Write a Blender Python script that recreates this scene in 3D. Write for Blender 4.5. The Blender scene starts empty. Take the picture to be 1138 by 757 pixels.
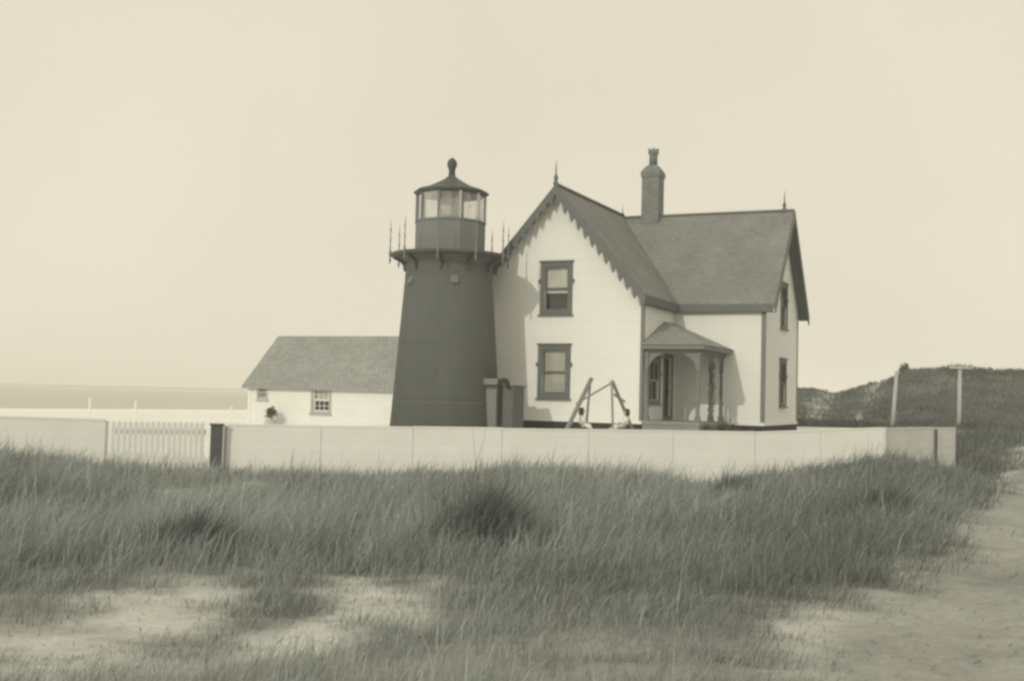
import bpy, bmesh, math, random
import numpy as np
from mathutils import Vector, Matrix
from mathutils.geometry import tessellate_polygon
random.seed(7); rng = np.random.default_rng(11)
R = math.radians; PI = math.pi
scene = bpy.context.scene; COL = scene.collection

# ------------------------------------------------------------------ helpers
def tag(o, label=None, cat=None, group=None, kind=None):
    if label: o['label'] = label
    if cat: o['category'] = cat
    if group: o['group'] = group
    if kind: o['kind'] = kind
    return o

def empty(name, loc, rz=0.0, label=None, cat=None, group=None):
    o = bpy.data.objects.new(name, None); COL.objects.link(o)
    o.location = loc; o.rotation_euler = (0, 0, rz); o.empty_display_size = .2
    return tag(o, label, cat, group)

class MB:
    """collects faces, builds ONE mesh object with metric UVs"""
    def __init__(s): s.v = []; s.f = []; s.sm = []
    def poly(s, pts, smooth=False):
        b = len(s.v); s.v += [Vector(p) for p in pts]; s.f.append(list(range(b, b + len(pts)))); s.sm.append(smooth)
    def box(s, a, b, M=None):
        x0, y0, z0 = a; x1, y1, z1 = b
        P = [Vector(p) for p in ((x0,y0,z0),(x1,y0,z0),(x1,y1,z0),(x0,y1,z0),(x0,y0,z1),(x1,y0,z1),(x1,y1,z1),(x0,y1,z1))]
        if M: P = [M @ p for p in P]
        for f in ((0,3,2,1),(4,5,6,7),(0,1,5,4),(1,2,6,5),(2,3,7,6),(3,0,4,7)): s.poly([P[i] for i in f])
        return s
    def bar(s, p, q, w, h=None, up=(0,0,1)):
        """rectangular bar from p to q"""
        h = h or w; p = Vector(p); q = Vector(q); d = q - p; L = d.length; d.normalize()
        u = Vector(up)
        if abs(d.dot(u)) > .98: u = Vector((0,1,0))
        x = d.cross(u).normalized(); y = x.cross(d).normalized()
        M = Matrix((x, d, y)).transposed().to_4x4(); M.translation = p
        return s.box((-w/2, 0, -h/2), (w/2, L, h/2), M)
    def tube(s, pts, rs, n=10, caps=True):
        pts = [Vector(p) for p in pts]
        if not hasattr(rs, '__len__'): rs = [rs]*len(pts)
        rings = []
        for i, p in enumerate(pts):
            d = (pts[min(i+1, len(pts)-1)] - pts[max(i-1, 0)]).normalized()
            a = Vector((0,0,1)) if abs(d.z) < .95 else Vector((1,0,0))
            x = d.cross(a).normalized(); y = x.cross(d).normalized()
            rings.append([p + (x*math.cos(2*PI*k/n) + y*math.sin(2*PI*k/n))*rs[i] for k in range(n)])
        for A, B in zip(rings, rings[1:]):
            for k in range(n): s.poly([A[k], A[(k+1)%n], B[(k+1)%n], B[k]], True)
        if caps: s.poly(rings[0][::-1]); s.poly(rings[-1])
        return s
    def lathe(s, prof, n=48, c=(0,0), smooth=True, off=0.0):
        rings = [[Vector((c[0]+r*math.cos(2*PI*k/n+off), c[1]+r*math.sin(2*PI*k/n+off), z)) for k in range(n)] for r, z in prof]
        for A, B in zip(rings, rings[1:]):
            for k in range(n): s.poly([A[k], A[(k+1)%n], B[(k+1)%n], B[k]], smooth)
        if prof[0][0] > 1e-4: s.poly(rings[0][::-1])
        if prof[-1][0] > 1e-4: s.poly(rings[-1])
        return s
    def slab(s, outline, holes, t, M):
        """flat outline (x,z) with holes, thickness t along +y, placed by matrix M"""
        loops = [[Vector((x, 0, z)) for x, z in outline]] + [[Vector((x, 0, z)) for x, z in h] for h in holes]
        tri = tessellate_polygon([[Vector((p.x, p.z, 0)) for p in l] for l in loops])
        flat = [p for l in loops for p in l]
        for a, b, c in tri:
            n = (flat[b]-flat[a]).cross(flat[c]-flat[a])
            if n.y > 0: a, b, c = a, c, b
            s.poly([M @ flat[a], M @ flat[b], M @ flat[c]])
            s.poly([M @ (flat[i] + Vector((0, t, 0))) for i in (c, b, a)])
        for l in loops:
            for p, q in zip(l, l[1:] + l[:1]):
                s.poly([M @ p, M @ q, M @ (q + Vector((0,t,0))), M @ (p + Vector((0,t,0)))])
        return s
    def solid(s, top, t):
        """polygon with a thickness t straight down"""
        top = [Vector(p) for p in top]; bot = [p - Vector((0,0,t)) for p in top]
        s.poly(top); s.poly(bot[::-1])
        for i in range(len(top)):
            j = (i+1) % len(top); s.poly([top[i], bot[i], bot[j], top[j]])
        return s
    def build(s, name, mat, parent=None, recalc=True):
        me = bpy.data.meshes.new(name); bm = bmesh.new()
        uvl = bm.loops.layers.uv.new('UVMap')
        for f, sm in zip(s.f, s.sm):
            vs = [bm.verts.new(s.v[i]) for i in f]
            try: F = bm.faces.new(vs)
            except ValueError: continue
            F.smooth = sm
        bmesh.ops.remove_doubles(bm, verts=bm.verts, dist=1e-5)
        bm.normal_update()
        if recalc: bmesh.ops.recalc_face_normals(bm, faces=bm.faces)
        for F in bm.faces:
            n = F.normal
            u = Vector((0,0,1)).cross(n)
            u = u.normalized() if u.length > 1e-3 else Vector((1,0,0))
            v = n.cross(u)
            for l in F.loops: l[uvl].uv = (l.vert.co.dot(u), l.vert.co.dot(v))
        bm.to_mesh(me); bm.free()
        o = bpy.data.objects.new(name, me); COL.objects.link(o); o.data.materials.append(mat)
        if parent: o.parent = parent
        return o

# ------------------------------------------------------------------ materials
def newmat(name):
    m = bpy.data.materials.new(name); m.use_nodes = True; nt = m.node_tree
    return m, nt, nt.nodes['Principled BSDF'], nt.nodes, nt.links

def mat(name, col, rough=.8, var=.18, scale=2.5, pattern=None, bump=.2, spec=.3, fine=30, metal=0, stretch=None):
    m, nt, b, N, Lk = newmat(name)
    tc = N.new('ShaderNodeTexCoord')
    n1 = N.new('ShaderNodeTexNoise'); n1.inputs['Scale'].default_value = scale; n1.inputs['Detail'].default_value = 6; n1.inputs['Roughness'].default_value = .65
    n2 = N.new('ShaderNodeTexNoise'); n2.inputs['Scale'].default_value = fine; n2.inputs['Detail'].default_value = 3
    src = tc.outputs['Object']
    if stretch:
        mp = N.new('ShaderNodeMapping'); mp.inputs['Scale'].default_value = stretch; Lk.new(src, mp.inputs['Vector']); src = mp.outputs[0]
    Lk.new(src, n1.inputs['Vector']); Lk.new(src, n2.inputs['Vector'])
    mx = N.new('ShaderNodeMath'); mx.operation = 'MULTIPLY_ADD'; Lk.new(n1.outputs['Fac'], mx.inputs[0]); mx.inputs[1].default_value = 2*var; mx.inputs[2].default_value = 1-var
    m2 = N.new('ShaderNodeMath'); m2.operation = 'MULTIPLY_ADD'; Lk.new(n2.outputs['Fac'], m2.inputs[0]); m2.inputs[1].default_value = var; m2.inputs[2].default_value = 1-var/2
    mm = N.new('ShaderNodeMath'); mm.operation = 'MULTIPLY'; Lk.new(mx.outputs[0], mm.inputs[0]); Lk.new(m2.outputs[0], mm.inputs[1])
    fac = mm.outputs[0]; hgt = n2.outputs['Fac']
    if pattern:
        bw, rh, mo, c1, c2, cm = pattern
        br = N.new('ShaderNodeTexBrick'); Lk.new(tc.outputs['UV'], br.inputs['Vector'])
        br.inputs['Scale'].default_value = 1; br.inputs['Brick Width'].default_value = bw; br.inputs['Row Height'].default_value = rh
        br.inputs['Mortar Size'].default_value = mo; br.inputs['Mortar Smooth'].default_value = .3
        for k, c in (('Color1', c1), ('Color2', c2), ('Mortar', cm)): br.inputs[k].default_value = (c, c, c, 1)
        bwn = N.new('ShaderNodeRGBToBW'); Lk.new(br.outputs['Color'], bwn.inputs[0])
        m3 = N.new('ShaderNodeMath'); m3.operation = 'MULTIPLY'; Lk.new(fac, m3.inputs[0]); Lk.new(bwn.outputs[0], m3.inputs[1]); fac = m3.outputs[0]
        hgt = bwn.outputs[0]
    vm = N.new('ShaderNodeVectorMath'); vm.operation = 'SCALE'; vm.inputs[0].default_value = col; Lk.new(fac, vm.inputs['Scale'])
    Lk.new(vm.outputs[0], b.inputs['Base Color'])
    bp = N.new('ShaderNodeBump'); bp.inputs['Strength'].default_value = bump; bp.inputs['Distance'].default_value = .02
    Lk.new(hgt, bp.inputs['Height']); Lk.new(bp.outputs[0], b.inputs['Normal'])
    b.inputs['Roughness'].default_value = rough; b.inputs['Specular IOR Level'].default_value = spec; b.inputs['Metallic'].default_value = metal
    return m

def g(v, t=None):
    t = t or ((.97, 1.04, 1.03) if v < .22 else (.99, 1.025, .99) if v < .5 else (1, 1, .975))
    return (v*t[0], v*t[1], v*t[2])
def g_(v, t=(1,1,1)): return (v*t[0], v*t[1], v*t[2])
M = {}
M['wall'] = mat('white_painted_shingle', g(.83), .75, .05, .8, (.9, .12, .008, 1.0, .975, .89), .3, stretch=(1,1,.5))
M['shed_wall'] = mat('whitewash', g(.80), .8, .09, 1.2, (3.0, .16, .008, 1.0, .97, .88), .3)
M['trim'] = mat('grey_trim_paint', g(.20), .6, .15, 3)
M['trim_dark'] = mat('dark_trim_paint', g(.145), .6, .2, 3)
M['roof'] = mat('weathered_cedar_shingle', g(.245), .9, .38, .8, (.17, .15, .012, 1.05, .89, .72), .5)
M['porch_roof'] = mat('porch_shingle', g(.30), .9, .22, 1.2, (.17, .13, .01, 1.05, .85, .6), .5)
M['shed_roof'] = mat('old_shed_shingle', g(.34), .9, .25, .9, (.18, .16, .014, 1.07, .88, .66), .5)
M['found'] = mat('dark_brick_foundation', g(.05), .9, .3, 3, (.22, .075, .012, 1.1, .8, .6), .4)
M['brick'] = mat('sooty_brick', g(.20), .9, .25, 3, (.22, .075, .012, 1.1, .8, 1.2), .4)
M['iron'] = mat('painted_iron', g(.125), .8, .20, 1.3, None, .15, .15, 14, stretch=(1.6,1.6,.28))
M['iron_dark'] = mat('dark_iron', g(.085), .6, .2, 2, None, .1, .4)
M['iron_mid'] = mat('lantern_iron', g(.19), .7, .18, 1.5, None, .1, .4)
M['sash'] = mat('sash_paint', g(.42), .6, .1, 4)
M['sash_dark'] = mat('sash_dark_paint', g(.16), .6, .1, 4)
M['cloth'] = mat('linen', g(.8), .9, .12, 6)
M['curtain'] = mat('lace_curtain', g(.6), .95, .2, 9)
M['fence'] = mat('whitewashed_board', g(.88), .8, .09, 1.6, (50, .17, .006, 1.0, .98, .92), .25)
M['fence_plain'] = mat('whitewashed_post', g(.8), .8, .12, 2)
M['fence_dull'] = mat('dull_whitewash', g(.80), .85, .14, 1.4, (50, .17, .006, 1.0, .95, .8), .3)  # duller whitewash: weaker light on the turned fence run put into its colour
M['wood'] = mat('weathered_wood', g(.24), .85, .25, 6)
M['wood_dark'] = mat('dark_wood', g(.12), .8, .3, 6)
M['wood_pale'] = mat('pale_bleached_wood', g(.42), .85, .2, 5)
M['floor'] = mat('porch_floor_paint', g(.27), .7, .15, 4)
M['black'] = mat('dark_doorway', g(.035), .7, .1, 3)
M['leaf'] = mat('dark_leaf', g(.10, (1,1.02,.86)), .8, .35, 9)
M['skin'] = mat('skin', (.50, .42, .33), .6, .08, 9)
M['hair'] = mat('dark_hair', g(.05), .6, .2, 20)
M['stone'] = mat('white_stone', g(.7), .85, .12, 12)
M['tub'] = mat('pale_tub', g(.50), .85, .15, 8)

def glass_mat(name, tr, tint, rough=.05):
    m, nt, b, N, Lk = newmat(name)
    out = N['Material Output']
    t = N.new('ShaderNodeBsdfTransparent'); t.inputs[0].default_value = (*g(tr), 1)
    d = N.new('ShaderNodeBsdfDiffuse'); d.inputs[0].default_value = (*g(tint), 1)
    gl = N.new('ShaderNodeBsdfGlossy'); gl.inputs['Roughness'].default_value = rough
    fr = N.new('ShaderNodeFresnel'); fr.inputs[0].default_value = 1.5
    no = N.new('ShaderNodeTexNoise'); no.inputs['Scale'].default_value = 2.2
    a = N.new('ShaderNodeMixShader'); c = N.new('ShaderNodeMixShader')
    ma = N.new('ShaderNodeMath'); ma.operation = 'MULTIPLY'; ma.inputs[1].default_value = .5 if tint > .5 else .07
    Lk.new(no.outputs['Fac'], ma.inputs[0]); Lk.new(ma.outputs[0], a.inputs[0])
    Lk.new(t.outputs[0], a.inputs[1]); Lk.new(d.outputs[0], a.inputs[2])
    Lk.new(fr.outputs[0], c.inputs[0]); Lk.new(a.outputs[0], c.inputs[1]); Lk.new(gl.outputs[0], c.inputs[2])
    Lk.new(c.outputs[0], out.inputs['Surface'])
    return m
M['pane'] = glass_mat('window_glass', .96, .3, .02)
M['lantern_pane'] = glass_mat('lantern_glass', .97, .8, .12)

def attr_mat(name, rough=.9, transl=0.0, fine=0.0, bump=0.0):
    m, nt, b, N, Lk = newmat(name)
    at = N.new('ShaderNodeAttribute'); at.attribute_name = 'tone'
    col = at.outputs['Color']
    if fine:
        tc = N.new('ShaderNodeTexCoord')
        n = N.new('ShaderNodeTexNoise'); n.inputs['Scale'].default_value = 9.0; n.inputs['Detail'].default_value = 9; n.inputs['Roughness'].default_value = .72
        Lk.new(tc.outputs['Object'], n.inputs['Vector'])
        ma = N.new('ShaderNodeMath'); ma.operation = 'MULTIPLY_ADD'; Lk.new(n.outputs['Fac'], ma.inputs[0]); ma.inputs[1].default_value = 2*fine; ma.inputs[2].default_value = 1-fine
        vm = N.new('ShaderNodeVectorMath'); vm.operation = 'SCALE'; Lk.new(col, vm.inputs[0]); Lk.new(ma.outputs[0], vm.inputs['Scale']); col = vm.outputs[0]
        nf = N.new('ShaderNodeTexNoise'); nf.inputs['Scale'].default_value = 55; nf.inputs['Detail'].default_value = 4; Lk.new(tc.outputs['Object'], nf.inputs['Vector'])
        m4 = N.new('ShaderNodeMath'); m4.operation = 'MULTIPLY_ADD'; Lk.new(nf.outputs['Fac'], m4.inputs[0]); m4.inputs[1].default_value = .7; m4.inputs[2].default_value = .65
        vm2 = N.new('ShaderNodeVectorMath'); vm2.operation = 'SCALE'; Lk.new(col, vm2.inputs[0]); Lk.new(m4.outputs[0], vm2.inputs['Scale']); col = vm2.outputs[0]
        m5 = N.new('ShaderNodeMath'); m5.operation = 'MULTIPLY_ADD'; Lk.new(nf.outputs['Fac'], m5.inputs[0]); m5.inputs[1].default_value = .35; Lk.new(n.outputs['Fac'], m5.inputs[2])
        bp = N.new('ShaderNodeBump'); bp.inputs['Strength'].default_value = bump; bp.inputs['Distance'].default_value = .07
        Lk.new(m5.outputs[0], bp.inputs['Height']); Lk.new(bp.outputs[0], b.inputs['Normal'])
    Lk.new(col, b.inputs['Base Color']); b.inputs['Roughness'].default_value = rough; b.inputs['Specular IOR Level'].default_value = .15
    if transl:
        t = N.new('ShaderNodeBsdfTranslucent'); Lk.new(col, t.inputs[0])
        mx = N.new('ShaderNodeMixShader'); mx.inputs[0].default_value = transl
        Lk.new(b.outputs[0], mx.inputs[1]); Lk.new(t.outputs[0], mx.inputs[2]); Lk.new(mx.outputs[0], N['Material Output'].inputs['Surface'])
    return m
M['ground'] = attr_mat('sandy_ground', .95, 0, .38, .7)
M['grass'] = attr_mat('beach_grass', .7, .3)
M['scrub'] = attr_mat('dune_scrub', .8, .2)

# ------------------------------------------------------------------ world, sun, camera
SUN_AZ, SUN_EL = R(31), R(25)        # sun behind the camera to its left
sdir = Vector((-math.sin(SUN_AZ)*math.cos(SUN_EL), -math.cos(SUN_AZ)*math.cos(SUN_EL), math.sin(SUN_EL)))
w = bpy.data.worlds.new('World'); scene.world = w; w.use_nodes = True
N = w.node_tree.nodes; Lk = w.node_tree.links
sky = N.new('ShaderNodeTexSky'); sky.sky_type = 'NISHITA'; sky.sun_disc = False
sky.sun_elevation = SUN_EL; sky.sun_rotation = math.atan2(sdir.x, sdir.y); sky.air_density = 1.4; sky.dust_density = 4; sky.ozone_density = 1
bw = N.new('ShaderNodeRGBToBW'); Lk.new(sky.outputs[0], bw.inputs[0])
tc = N.new('ShaderNodeTexCoord'); no = N.new('ShaderNodeTexNoise'); no.inputs['Scale'].default_value = 2.6; no.inputs['Detail'].default_value = 7
Lk.new(tc.outputs['Generated'], no.inputs['Vector'])
# monochrome veil of high thin cloud: most of the sky is even, a little of the clear sky shows
a1 = N.new('ShaderNodeMath'); a1.operation = 'MULTIPLY_ADD'; Lk.new(bw.outputs[0], a1.inputs[0]); a1.inputs[1].default_value = .10; a1.inputs[2].default_value = 8.6
a2 = N.new('ShaderNodeMath'); a2.operation = 'MULTIPLY_ADD'; Lk.new(no.outputs['Fac'], a2.inputs[0]); a2.inputs[1].default_value = .22; a2.inputs[2].default_value = .89
a3 = N.new('ShaderNodeMath'); a3.operation = 'MULTIPLY'; Lk.new(a1.outputs[0], a3.inputs[0]); Lk.new(a2.outputs[0], a3.inputs[1])
vs = N.new('ShaderNodeVectorMath'); vs.operation = 'SCALE'; vs.inputs[0].default_value = (1.0, .93, .745); Lk.new(a3.outputs[0], vs.inputs['Scale'])
bg = N['Background']; bg.inputs['Strength'].default_value = .147; Lk.new(vs.outputs[0], bg.inputs['Color'])

sd = bpy.data.lights.new('sun', 'SUN'); sd.energy = 2.0; sd.angle = R(.55); sd.color = (1, .955, .80)
so = bpy.data.objects.new('sun', sd); COL.objects.link(so); so.rotation_euler = sdir.to_track_quat('Z', 'Y').to_euler()
so.location = (-20, -20, 30)

F, HY, ROLL, CZ = 1283.0, 440.4, R(1.43), 1.6
pt = math.atan((HY-378.5)/F)
cd = bpy.data.cameras.new('camera'); cd.sensor_fit = 'HORIZONTAL'; cd.sensor_width = 36; cd.lens = 36*F/1138
cd.clip_start = .1; cd.clip_end = 9000
co = bpy.data.objects.new('camera', cd); COL.objects.link(co); scene.camera = co
rt = Vector((1,0,0)); up = Vector((0,-math.sin(pt),math.cos(pt))); fw = Vector((0,math.cos(pt),math.sin(pt)))
X = rt*math.cos(ROLL)+up*math.sin(ROLL); Y = up*math.cos(ROLL)-rt*math.sin(ROLL)
mw = Matrix((X, Y, -fw)).transposed().to_4x4(); mw.translation = (0,0,CZ); co.matrix_world = mw

scene.view_settings.view_transform = 'Standard'; scene.view_settings.look = 'None'
scene.view_settings.exposure = -.74; scene.view_settings.gamma = 1; scene.view_settings.use_curve_mapping = False
scene.render.engine = 'CYCLES'
scene.cycles.use_denoising = True; scene.cycles.max_bounces = 6; scene.cycles.transparent_max_bounces = 12
scene.cycles.pixel_filter_type = 'BLACKMAN_HARRIS'; scene.cycles.filter_width = 2.8; scene.cycles.volume_bounces = 4

# ------------------------------------------------------------------ terrain
def vnoise(x, y, s, seed=0):
    x = np.asarray(x, float)/s + 1000.3; y = np.asarray(y, float)/s + 1000.7
    xi = np.floor(x); yi = np.floor(y); fx = x-xi; fy = y-yi
    fx = fx*fx*(3-2*fx); fy = fy*fy*(3-2*fy)
    def h(a, b):
        v = np.sin(a*127.1 + b*311.7 + seed*74.7)*43758.5453; return v-np.floor(v)
    return (h(xi,yi)*(1-fx)+h(xi+1,yi)*fx)*(1-fy) + (h(xi,yi+1)*(1-fx)+h(xi+1,yi+1)*fx)*fy
def fbm(x, y, s, seed=0): return (vnoise(x,y,s,seed)*.5+vnoise(x,y,s/2.1,seed+1)*.3+vnoise(x,y,s/4.3,seed+2)*.2)
def sstep(a, b, x): t = np.clip((x-a)/(b-a), 0, 1); return t*t*(3-2*t)
def bump(x, y, cx, cy, rx, ry, a, rot=0.0):
    dx = x-cx; dy = y-cy; c, s = math.cos(rot), math.sin(rot); u = dx*c+dy*s; v = -dx*s+dy*c
    return a*np.exp(-(u/rx)**2-(v/ry)**2)
PATH = np.array([(1.0,4.0),(1.45,5.6),(1.73,7.25),(2.1,8.26),(2.74,9.63),(3.35,10.92),(5.05,13.98),(7.07,18.4),(9.93,23.92),(14.5,31),(19,38)])
def path_d(x, y):
    """metres to the right of the path's left edge"""
    xe = np.interp(y, PATH[:,1], PATH[:,0]); return (x-xe)/1.15
def height(x, y):
    x = np.asarray(x, float); y = np.asarray(y, float)
    yard = sstep(-9, -4, x)*sstep(27, 32, y)*.44
    yard = np.where(y > 56, yard, yard)
    z = yard + 0*x
    z += bump(x, y, -9.5, 18.2, 2.6, 2.2, .50) + bump(x, y, .5, 19.7, 2.0, 1.6, .20) + bump(x, y, 3.6, 21.2, 1.1, 1.6, -.14)
    z += bump(x, y, 7.3, 22.6, 1.7, 2.0, .50) + bump(x, y, 12.6, 28, 1.6, 4.0, .6) + bump(x, y, 20, 34, 4.2, 9, .5)
    z += bump(x, y, -.3, 13.6, 1.6, 1.3, .12) + bump(x, y, -3.2, 10.6, 1.2, .9, .08)
    z += (fbm(x, y, 3.0, 3)-.5)*.16*sstep(3, 8, y)*(1-sstep(23, 30, y))
    pdh = path_d(x, y); onp = sstep(.1, .5, pdh)*(1-sstep(3.2, 4, pdh))*(y < 30)
    z -= (np.exp(-((pdh-.95+.25*(vnoise(x, y, 2.2, 71)-.5))/.20)**2)+np.exp(-((pdh-2.35+.25*(vnoise(x, y, 2.2, 72)-.5))/.20)**2))*.045*onp
    z += (vnoise(x, y, .42, 73)-.5)*.05*(1-sstep(16, 24, y)) + (vnoise(x, y, .8, 74)-.5)*.06*(1-sstep(16, 24, y))
    shore = (y-(141+1.5*(x+51)))/1.80          # metres beyond the waterline
    z -= sstep(-70, 12, shore)*1.0*(1-sstep(0, 30, x))
    far = sstep(140, 260, y)*sstep(10, 40, x)*0
    return z + far
def fence_y(x): return np.where(x < 7.42, 21.5+.19*x, 22.9+(x-7.42)*4.1/2.98)
def sandy(x, y):
    """0 grassy .. 1 bare sand"""
    x = np.asarray(x, float); y = np.asarray(y, float)
    n = (fbm(x, y, 1.3, 9)-.5); n3 = fbm(x, y, .38, 19)-.5
    pd = path_d(x, y)+n*1.4+n3*.7
    s = sstep(-.45, .55, pd)*(1-sstep(3.3, 4.4, pd+n))*(y < 40)
    e = lambda cx, cy, rx, ry, a=1.0, rot=0.0: a*(1-sstep(.2, 1.55, np.sqrt(bump(x,y,cx,cy,rx,ry,1,rot)*0 + ((((x-cx)*math.cos(rot)+(y-cy)*math.sin(rot))/rx)**2 + ((-(x-cx)*math.sin(rot)+(y-cy)*math.cos(rot))/ry)**2)) + n*2.0 + n3*1.2))
    for a in ((-2.55,8.4,.72,1.7), (-3.7,8.4,.8,1.3,.35), (-1.0,9.0,.58,1.15,1.0,.2), (-1.3,7.7,.55,.6,.85), (-4.4,16.9,1.3,2.2,.75), (.5,7.5,1.6,.5,.28), (-.2,6.8,2.4,.5,.2), (-2.3,6.7,.7,.4,.5), (-5.6,13.5,1.3,1.2,.4), (2.3,8.6,.5,.8,.5), (1.6,11.5,.7,.8,.3)):
        s = np.maximum(s, e(*a))
    inside = (y > fence_y(x)) & (x < 10.5)
    s = np.where(inside | (y > 37), np.maximum(s, .95+.0*x), s)
    return np.clip(s, 0, 1)

def add_tone(me, cols):
    a = me.color_attributes.new('tone', 'FLOAT_COLOR', 'POINT')
    a.data.foreach_set('color', np.concatenate([cols, np.ones((len(cols), 1))], 1).astype(np.float32).ravel())

def grid_mesh(name, xs, ys, zf, tonef, m):
    Xg, Yg = np.meshgrid(xs, ys); z = zf(Xg, Yg); nx, ny = len(xs), len(ys)
    co_ = np.stack([Xg, Yg, z], -1).reshape(-1, 3)
    i = np.arange(nx*ny).reshape(ny, nx)
    q = np.stack([i[:-1,:-1], i[:-1,1:], i[1:,1:], i[1:,:-1]], -1).reshape(-1)
    me = bpy.data.meshes.new(name); me.vertices.add(len(co_)); me.vertices.foreach_set('co', co_.astype(np.float32).ravel())
    nf = (nx-1)*(ny-1); me.loops.add(nf*4); me.loops.foreach_set('vertex_index', q.astype(np.int32))
    me.polygons.add(nf); me.polygons.foreach_set('loop_start', np.arange(0, nf*4, 4, dtype=np.int32)); me.polygons.foreach_set('loop_total', np.full(nf, 4, dtype=np.int32))
    me.polygons.foreach_set('use_smooth', np.ones(nf, dtype=bool)); me.update(calc_edges=True)
    if tonef is not None: add_tone(me, tonef(Xg.ravel(), Yg.ravel()))
    o = bpy.data.objects.new(name, me); COL.objects.link(o); me.materials.append(m)
    return o
TINT = np.array([1.0, 1.02, .97])
def ground_tone(x, y):
    s = sandy(x, y); n = fbm(x, y, .7, 21); n2 = fbm(x, y, 2.4, 5)
    path = sstep(-.1, .4, path_d(x, y))*(y < 40)*(x > 0)
    sand = .70 + (n-.5)*.22 + (fbm(x, y, 1.7, 15)-.5)*.20 - .28*path + .26*sstep(24, 30, y)*(1-path)*(1-.75*sstep(3, 7, x)*sstep(20, 24, y))  # right-hand yard kept darker to weaken bounce onto the gable wall
    sand = sand - .42*bump(x, y, 11.5, 37, 4.2, 8.5, 1.0)*(y > 24)  # ground beside the wing darkened to cut light bounced onto its gable
    soil = .19 + (n2-.5)*.12 + .07*(1-sstep(7, 9.5, y))
    v = soil*(1-s)+sand*s
    return v[:,None]*TINT
xs = np.concatenate([[-1500,-900,-500,-300,-180,-120,-80,-55,-40,-30,-24,-19,-16], np.arange(-14, 22.01, .13), [24,28,34,42,55,75,110,160,260,450,800,1500]])
ys = np.concatenate([[-60,-20,-6,0], np.arange(2, 37, .13), np.arange(37.5, 60, 1), [62,66,70,76,84,92,100,110,120,130,140,150,160,170,180,200,240,300,400,550,800,1500]])
tag(grid_mesh('ground', xs, ys, height, ground_tone, M['ground']), kind='structure')

# sea
m, nt, b, N_, L_ = newmat('bay_water')
b.inputs['Base Color'].default_value = (.46, .42, .36, 1); b.inputs['Roughness'].default_value = .3; b.inputs['Specular IOR Level'].default_value = .5
n_ = N_.new('ShaderNodeTexNoise'); n_.inputs['Scale'].default_value = .6; n_.inputs['Detail'].default_value = 5
tc_ = N_.new('ShaderNodeTexCoord'); L_.new(tc_.outputs['Object'], n_.inputs['Vector'])
bp_ = N_.new('ShaderNodeBump'); bp_.inputs['Strength'].default_value = .9; bp_.inputs['Distance'].default_value = .4; L_.new(n_.outputs['Fac'], bp_.inputs['Height']); L_.new(bp_.outputs[0], b.inputs['Normal'])
sea = MB(); sea.poly([(-1500,60,-.34),(1500,60,-.34),(1500,1500,-.34),(-1500,1500,-.34)])
tag(sea.build('sea', m), kind='structure')
# low shore across the bay
def fs_h(x, y): return -1.2 + (2.2+2.2*fbm(x, y*0, 160, 2))*sstep(1300, 1360, y)*(1-sstep(1420,1480,y))*(1.0)
tag(grid_mesh('far_shore', np.linspace(-1480, 300, 120), np.linspace(1290, 1490, 14), fs_h, lambda x, y: (.16+.05*fbm(x,y,60,1))[:,None]*TINT, M['ground']), kind='structure')

# dune hills to the right, beyond the yard
PROF = np.array([(10,.2),(15,1.1),(19,1.9),(21.5,2.45),(23.6,2.55),(25.4,2.2),(27.5,2.95),(29.6,3.55),(31,4.0),(34,4.15),(37.3,4.05),(42,4.2),(50,5.0),(60,4.6),(75,3),(90,1)])
def dune_h(x, y):
    xa = x*90/np.maximum(y, 40)
    p = np.interp(xa, PROF[:,0], PROF[:,1])
    z = -.4 + (p+.4)*np.where(y < 90, sstep(57, 89, y)**.8, 1-sstep(92, 135, y))*(1.0)
    ridge = (fbm(x, y, 9, 31)-.5)*1.5 + (fbm(x, y, 3, 32)-.5)*.5
    return z + ridge*sstep(58, 68, y)*(1-sstep(84, 89, y)) + (fbm(x, y, 4, 33)-.5)*.35*sstep(80, 88, y)*(y < 100)
def dune_sand(x, y):
    xa = x*90/np.maximum(y, 40)
    blow = np.exp(-((xa-23.5-(y-66)*.06)/1.1)**2)*.7 + np.exp(-((xa-27.2-(y-70)*.08)/.9)**2)*.7
    return np.clip(sstep(.52, .68, fbm(x*1.3, y*.6, 6, 41))*.15 + blow*sstep(62, 66, y), 0, 1)
def dune_tone(x, y):
    s = dune_sand(x, y); return ((.13+(fbm(x,y,3,8)-.5)*.1)*(1-s)+.42*s)[:,None]*TINT
tag(grid_mesh('dune_hills', np.linspace(8, 92, 170), np.linspace(57, 140, 150), dune_h, dune_tone, M['ground']), kind='structure')

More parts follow.
